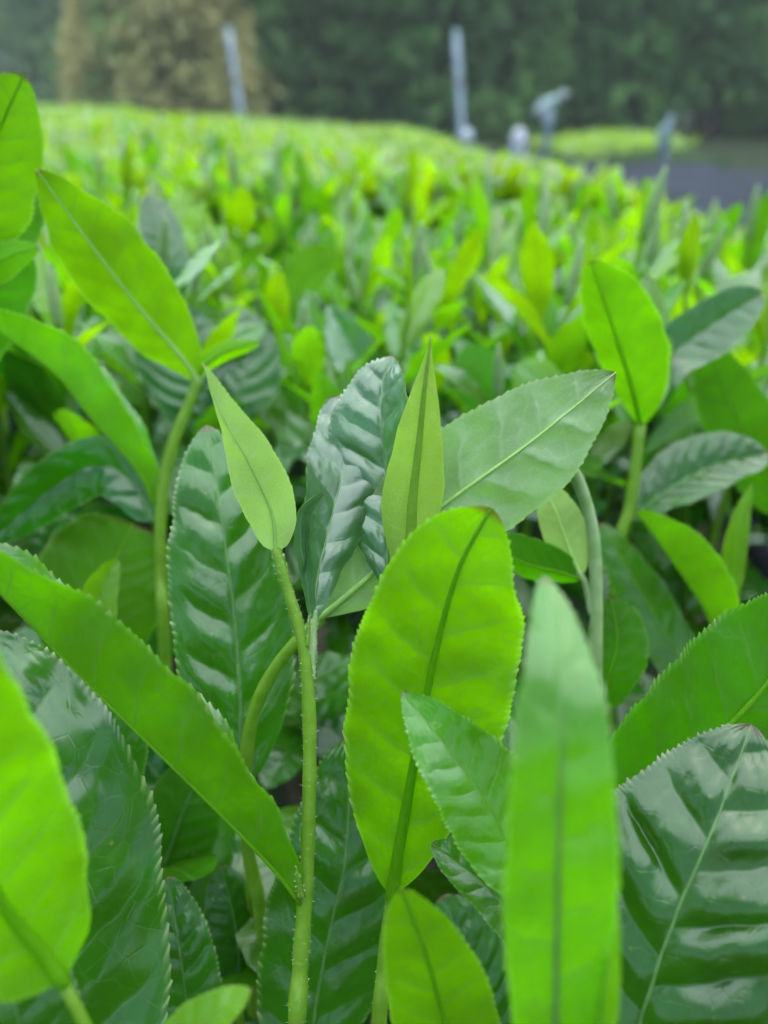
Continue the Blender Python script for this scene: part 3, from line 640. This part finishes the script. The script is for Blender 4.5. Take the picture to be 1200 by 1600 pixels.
# --- bottom centre bright blurred tip
S = shoot('bright yellow green leaf tip rising from the bottom edge, slightly blurred', (735, 1760, .125))
hero_stem(S, [(760, 2100, .16), (745, 1850, .13), (735, 1760, .125)], 14, 10, 'stem', 30)
hero_leaf(S, [(735, 1770, .140), (705, 1640, .130), (668, 1500, .120), (626, 1386, .113)], 84, 'young', 'under', (-8, 4), (-12, 6), (.6, .72), 36, .03, .045, 8, .05, ribw=.07)
# --- left bright blurred leaf
S = shoot('large bright blurred leaf close to the lens at the lower left edge', (120, 1570, .103))
hero_stem(S, [(330, 2300, .16), (215, 1800, .115), (150, 1640, .115), (100, 1538, .113)], 15, 8.5, 'stem', 40)
hero_leaf(S, [(100, 1535, .112), (62, 1485, .110), (0, 1405, .105), (-70, 1240, .097), (-95, 1080, .091), (-75, 950, .088)], 150, 'young', 'under', (0, 6), (0, -8), (.5, .6), 44, .03, .03, 8, .09, ribw=.07)
# --- left textured bluish leaf
S = shoot('dark leaf with bluish sheen and spiny margin behind the bright leaf, lower left', (120, 1800, .16))
hero_stem(S, [(200, 2300, .2), (140, 1900, .168), (128, 1800, .16)], 16, 11, 'stem', 30)
hero_leaf(S, [(126, 1800, .147), (112, 1600, .143), (84, 1400, .143), (48, 1200, .147), (-35, 985, .156)], 162, 'dark', 'top', (10, 4), (0, 12), (.55, .62), 46, .09, .035, 7, .10, ribw=.03, label='dark leaf with bluish sky sheen')
hero_leaf(S, [(0, 1800, .12), (30, 1690, .118), (20, 1560, .116), (-60, 1420, .118)], 90, 'dark', 'top', (0, 0), (10, 10), (.6, .6), 30, .05, .04, 8, .1)
# --- big quilted leaf left of the sharp shoot
S = shoot('upright dark quilted leaf with pale midrib, left behind the sharp shoot', (380, 1300, .192))
hero_stem(S, [(400, 1900, .26), (392, 1400, .205), (379, 1225, .19)], 11, 7, 'stem', 40)
hero_leaf(S, [(379, 1230, .184), (376, 1120, .184), (368, 980, .185), (350, 840, .187), (322, 664, .192)], 100, 'dark', 'top', (-6, -8), (-14, -16), (.62, .68), 42, .11, .04, 7, .07, ribw=.04, label='quilted dark leaf with sky reflections')
# --- leaves low on the left
S = shoot('dim dark leaf standing below the long folded leaf on the left', (165, 1330, .2))
hero_stem(S, [(200, 1900, .26), (172, 1450, .215), (160, 1300, .2)], 9, 7, 'stem', 30)
hero_leaf(S, [(160, 1300, .2), (164, 1230, .196), (172, 1150, .194), (160, 1085, .195)], 56, 'dark', 'top', (-10, -5), (0, 10), (.5, .5), 30, .05, .05, 8, .06)
hero_leaf(S, [(235, 1400, .23), (265, 1330, .225), (290, 1260, .222), (330, 1180, .222)], 66, 'dark', 'under', (0, 5), (10, 10), (.6, .6), 30, .05, .05, 8, .06)
S = shoot('small dull leaf in the shade at the foot of the curved stalk', (375, 1560, .2))
hero_stem(S, [(390, 1900, .26), (378, 1640, .215), (374, 1550, .205)], 9, 6, 'stem', 30)
hero_leaf(S, [(374, 1550, .205), (372, 1480, .203), (362, 1420, .202), (345, 1355, .203)], 46, 'dark', 'top', (5, -25), (5, -5), (.6, .55), 26, .05, .04, 8, .06)
hero_leaf(S, [(290, 1680, .19), (292, 1580, .186), (280, 1480, .184), (262, 1370, .187)], 55, 'dark', 'top', (0, 10), (20, -20), (.6, .6), 28, .09, .04, 8, .08)
S = shoot('out of focus pale leaf tip poking in at the bottom edge, left of centre', (240, 1680, .115))
hero_stem(S, [(200, 2200, .15), (215, 1800, .12), (225, 1720, .116)], 12, 9, 'stem', 24)
hero_leaf(S, [(222, 1730, .116), (270, 1650, .114), (330, 1590, .112), (393, 1546, .112)], 46, 'young', 'top', (-20, 20), (0, 10), (.6, .7), 24, .05, .05, 7, .06)
# --- dark quilted leaf behind the stem, bottom
S = shoot('dark quilted leaf with thin pale midrib behind the sharp stem, bottom centre', (478, 1700, .2))
hero_stem(S, [(470, 2100, .26), (474, 1800, .21), (478, 1690, .2)], 10, 7, 'stem', 30)
hero_leaf(S, [(478, 1700, .19), (492, 1580, .187), (514, 1460, .185), (540, 1335, .185), (548, 1150, .19)], 104, 'dark', 'top', (4, -6), (10, -14), (.55, .6), 44, .12, .035, 7, .06, ribw=.035, label='dark leaf with sky lit bulges')
# --- right: lower quilted leaf
S = shoot('large dark quilted leaf with sky sheen filling the lower right corner', (975, 1740, .15))
hero_stem(S, [(900, 2200, .2), (955, 1820, .158), (975, 1730, .15)], 14, 10, 'stem', 30)
hero_leaf(S, [(972, 1740, .143), (1003, 1590, .138), (1056, 1430, .136), (1112, 1300, .137), (1174, 1132, .143)], 180, 'dark', 'top', (4, 4), (-8, -8), (.62, .72), 50, .13, .035, 7, .06, ribw=.028, label='big glossy leaf bulging between its veins')
# --- right: big backlit leaf
S = shoot('broad veined leaf seen from below, leaning out of the right edge', (935, 1400, .175))
hero_stem(S, [(920, 1900, .24), (930, 1450, .18), (946, 1318, .171)], 12, 9, 'stem', 30)
hero_leaf(S, [(944, 1322, .171), (985, 1272, .169), (1090, 1180, .166), (1200, 1066, .163), (1310, 900, .163)], 138, 'fresh', 'under', (32, -34), (0, -4), (.65, .7), 46, .06, .04, 8, .12, ribw=.05, label='leaf with net of veins, lit from behind')
# --- dark quilted leaf low between
S = shoot('small dark glossy leaf deep in the shade below the folded leaves', (770, 1700, .21))
hero_stem(S, [(770, 2000, .26), (768, 1760, .22), (765, 1690, .21)], 9, 6, 'stem', 24)
hero_leaf(S, [(765, 1690, .21), (755, 1600, .205), (735, 1500, .203), (690, 1400, .205)], 74, 'dark', 'top', (5, -5), (10, -10), (.6, .6), 32, .12, .04, 8, .08)
hero_leaf(S, [(800, 1420, .22), (775, 1370, .215), (735, 1310, .212), (690, 1265, .212)], 46, 'dark', 'top', (0, 0), (10, 10), (.6, .6), 26, .08, .04, 8, .08)
# --- right middle: pale arching stalk
S = shoot('pale downy stalk arching up to the underside of the large leaf', (928, 1060, .2))
hero_stem(S, [(930, 1900, .3), (930, 1300, .23), (930, 1060, .205), (932, 940, .2), (926, 830, .197), (905, 755, .194), (880, 715, .19)], 12, 9, 'stem_pale', 80, 500)
hero_stem(S, [(926, 960, .201), (916, 915, .2), (905, 895, .2)], 7, 5, 'stem_pale', 16, 60, 'side_stem')
hero_leaf(S, [(908, 900, .2), (890, 860, .201), (868, 800, .203), (845, 755, .206)], 36, 'pale', 'under', (-30, 15), (0, -10), (.6, .6), 22, .03, .03, 7, .04, ribw=.08)
hero_leaf(S, [(908, 905, .2), (870, 893, .202), (820, 880, .205), (770, 850, .21)], 44, 'fresh', 'under', (-60, 10), (0, 10), (.6, .5), 22, .03, .04, 7, .06, ribw=.05)
hero_leaf(S, [(940, 1110, .21), (950, 1060, .208), (965, 1000, .208), (955, 935, .21)], 46, 'fresh', 'under', (0, 0), (10, -10), (.5, .45), 26, .03, .045, 7, .08)
# --- right: shoot with tall upright leaf
S = shoot('tea shoot with an upright saturated green leaf, upper right', (970, 900, .27))
hero_stem(S, [(940, 1400, .34), (960, 920, .275), (985, 790, .268), (1001, 665, .264)], 11, 8, 'stem', 50)
hero_leaf(S, [(1001, 668, .264), (985, 600, .255), (955, 505, .245), (922, 408, .237)], 72, 'bright', 'under', (-52, 4), (-10, 12), (.8, .68), 30, .02, .03, 8, .05, ribw=.05, label='upright leaf lit from behind')
hero_leaf(S, [(1030, 640, .27), (1045, 565, .272), (1110, 510, .276), (1192, 458, .28)], 46, 'dark', 'top', (28, 8), (-10, 5), (.7, .6), 26, .05, .04, 8, .06, ribw=.05)
hero_leaf(S, [(985, 815, .268), (1030, 775, .268), (1110, 730, .27), (1198, 708, .272)], 56, 'dark', 'top', (14, 45), (-25, 10), (.6, .6), 30, .09, .035, 9, .06, ribw=.06, label='bluish glossy leaf bulging between its veins')
hero_leaf(S, [(1003, 660, .266), (1025, 600, .272), (1025, 520, .278), (1010, 430, .285)], 30, 'pale', 'top', (-20, 40), (0, 0), (.6, .6), 0, .02, 0, 8, .04)
S = shoot('dark saturated leaf slanting out of the right edge, above the bluish glossy leaf', (1240, 850, .29))
hero_stem(S, [(1250, 1300, .34), (1245, 950, .3), (1225, 800, .29)], 11, 8, 'stem', 24)
hero_leaf(S, [(1225, 805, .29), (1190, 730, .288), (1145, 640, .288), (1098, 532, .29)], 52, 'fresh', 'under', (-10, 10), (5, 5), (.5, .6), 26, .03, .03, 8, .05)
S = shoot('tea shoot with a leaning bright leaf and a slim bud, right edge', (1125, 1060, .25))
hero_stem(S, [(1130, 1500, .3), (1128, 1120, .255), (1125, 1000, .248)], 10, 7, 'stem', 30)
hero_leaf(S, [(1125, 1010, .248), (1100, 950, .246), (1050, 875, .246), (992, 797, .248)], 66, 'bright', 'under', (-140, 25), (-10, 0), (.8, .8), 30, .02, .045, 8, .05, ribw=.05)
hero_leaf(S, [(1138, 960, .25), (1145, 890, .25), (1155, 820, .25), (1175, 756, .252)], 19, 'young', 'under', (-10, -10), (-20, -20), (.6, .8), 18, .01, .03, 6, .03, name='bud', ribw=.1)
hero_leaf(S, [(1110, 1120, .262), (1062, 1030, .26), (1010, 940, .26), (938, 818, .262)], 42, 'fresh', 'top', (20, -35), (-10, 20), (.6, .6), 26, .04, .045, 8, .1)
# --- left middle shoot
S = shoot('slender tea shoot with a long leaf leaning left and a curved bud, upper left', (255, 1040, .25))
hero_stem(S, [(280, 1600, .33), (258, 1040, .255), (250, 900, .25), (253, 780, .247), (270, 695, .246), (292, 640, .246), (312, 588, .246)], 11, 8, 'stem', 70, nodes=(.55, .7, .9))
hero_leaf(S, [(309, 592, .246), (322, 570, .244), (355, 548, .24), (405, 535, .236)], 17, 'young', 'under', (-10, -10), (-50, -50), (.5, .6), 0, .0, 0, 6, .0, name='bud', ribw=.15, rib='stem')
hero_leaf(S, [(312, 600, .246), (285, 560, .242), (215, 478, .233), (140, 380, .222), (57, 265, .212)], 76, 'young', 'under', (-40, 14), (0, 16), (.85, .8), 36, .03, .03, 8, .09, ribw=.045, rib='rib_pale', label='large bright leaf with pale midrib')
hero_leaf(S, [(242, 790, .248), (215, 735, .246), (140, 650, .244), (80, 578, .243), (-50, 488, .242)], 66, 'bright', 'under', ((-150, -165, -150, -168), 25), (0, 10), (.8, .7), 34, .03, .04, 8, .16, ribw=.05)
hero_leaf(S, [(240, 815, .249), (205, 752, .25), (150, 728, .252), (80, 765, .252), (-20, 850, .25)], 48, 'dark', 'top', (10, 30), (-20, -20), (.45, .6), 30, .1, .035, 8, .06, ribw=.06)
S = shoot('rounded green leaf with a wavy edge and a small toothed bud below it, left', (130, 1120, .25))
hero_stem(S, [(150, 1600, .33), (135, 1200, .262), (122, 1060, .25)], 10, 7, 'stem', 30)
hero_leaf(S, [(122, 1070, .25), (140, 1000, .247), (165, 910, .246), (208, 818, .248)], 100, 'fresh', 'under', (0, 10), (6, -8), (.6, .32), 40, .02, .025, 8, .10, ribw=.04)
hero_leaf(S, [(148, 1010, .225), (152, 960, .222), (160, 915, .221), (185, 872, .222)], 30, 'young', 'top', (10, 10), (20, 20), (.5, .7), 18, .03, .04, 6, .05, name='bud')
# --- top left
S = shoot('tall tea shoot at the left edge whose top leaf stands above the field horizon', (-60, 620, .235))
hero_stem(S, [(-60, 1200, .32), (-62, 640, .24), (-55, 420, .232)], 9, 6, 'stem', 40)
hero_leaf(S, [(-55, 430, .238), (-42, 330, .228), (-8, 220, .219), (37, 117, .213)], 80, 'young', 'under', (0, 8), (0, 10), (.7, .7), 32, .02, .03, 8, .05, ribw=.05, label='yellow green top leaf against the forest')
hero_leaf(S, [(-60, 470, .236), (-30, 420, .238), (10, 360, .24), (52, 290, .243)], 46, 'fresh', 'under', (0, 10), (10, 0), (.5, .5), 26, .02, .04, 8, .06)
hero_leaf(S, [(-60, 450, .23), (-20, 420, .228), (20, 398, .226), (60, 387, .226)], 28, 'young', 'under', (-30, 0), (0, 0), (.5, .6), 20, .02, .04, 8, .06)
hero_leaf(S, [(-70, 600, .25), (-40, 520, .25), (0, 450, .25), (45, 395, .252)], 52, 'fresh', 'under', (0, 0), (10, 0), (.5, .5), 26, .03, .04, 8, .06)
# --- softer leaves one can pick out behind
def soft(label, stem, leaves):
    S = shoot(label, stem[1]); hero_stem(S, stem, 9, 6, 'stem', 30)
    for L in leaves: hero_leaf(S, *L[:2], **L[2])
soft('glossy blue grey leaves behind the long leaf, upper left', [(350, 1000, .37), (345, 760, .34), (335, 680, .33)], [
    ([(335, 690, .33), (310, 620, .325), (285, 550, .325), (275, 470, .328)], 74, dict(mat='dark', face='top', ang=(0, -10), quilt=.05, teeth=26)),
    ([(340, 680, .33), (370, 620, .33), (385, 560, .333), (360, 480, .336)], 56, dict(mat='dark', face='top', ang=(0, -10), quilt=.06, teeth=24))])
soft('slim pale leaf with bluish face standing behind the long leaf, upper left', [(300, 900, .42), (290, 560, .36), (282, 470, .35)], [
    ([(282, 470, .35), (272, 420, .345), (252, 360, .344), (233, 302, .346)], 34, dict(mat='dark', face='top', ang=(0, -20), quilt=.03, teeth=20)),])
soft('yellow green leaf pair bending left above the crinkled leaf', [(590, 800, .42), (580, 700, .4), (570, 640, .39)], [
    ([(570, 640, .39), (530, 580, .385), (500, 520, .384), (468, 478, .385)], 28, dict(mat='young', face='under', ang=(-20, 20), quilt=.02, teeth=20)),
    ([(470, 500, .42), (460, 460, .42), (485, 420, .42), (525, 388, .422)], 32, dict(mat='young', face='under', ang=(0, 0), quilt=.02, teeth=20))])
soft('saturated green leaf right of the spear bud', [(740, 900, .38), (765, 720, .36), (770, 660, .355)], [
    ([(770, 680, .355), (765, 630, .353), (750, 585, .353), (728, 540, .356)], 42, dict(mat='fresh', face='under', ang=(0, 0), quilt=.02, teeth=20)),
    ([(745, 700, .36), (738, 680, .36), (735, 660, .36), (738, 642, .36)], 24, dict(mat='fresh', face='under', quilt=.02, teeth=14))])
soft('rolled pale leaf above the tip of the large leaf, right of centre', [(930, 800, .36), (905, 660, .335), (890, 620, .33)], [
    ([(890, 625, .33), (860, 610, .328), (830, 590, .328), (806, 570, .33)], 34, dict(mat='pale', face='top', ang=(20, -10), curl=(-60, 30), quilt=.03, teeth=20)),
    ([(900, 640, .335), (925, 600, .338), (945, 580, .34), (975, 562, .345)], 22, dict(mat='young', face='top', ang=(10, 10), quilt=.03, teeth=16))])
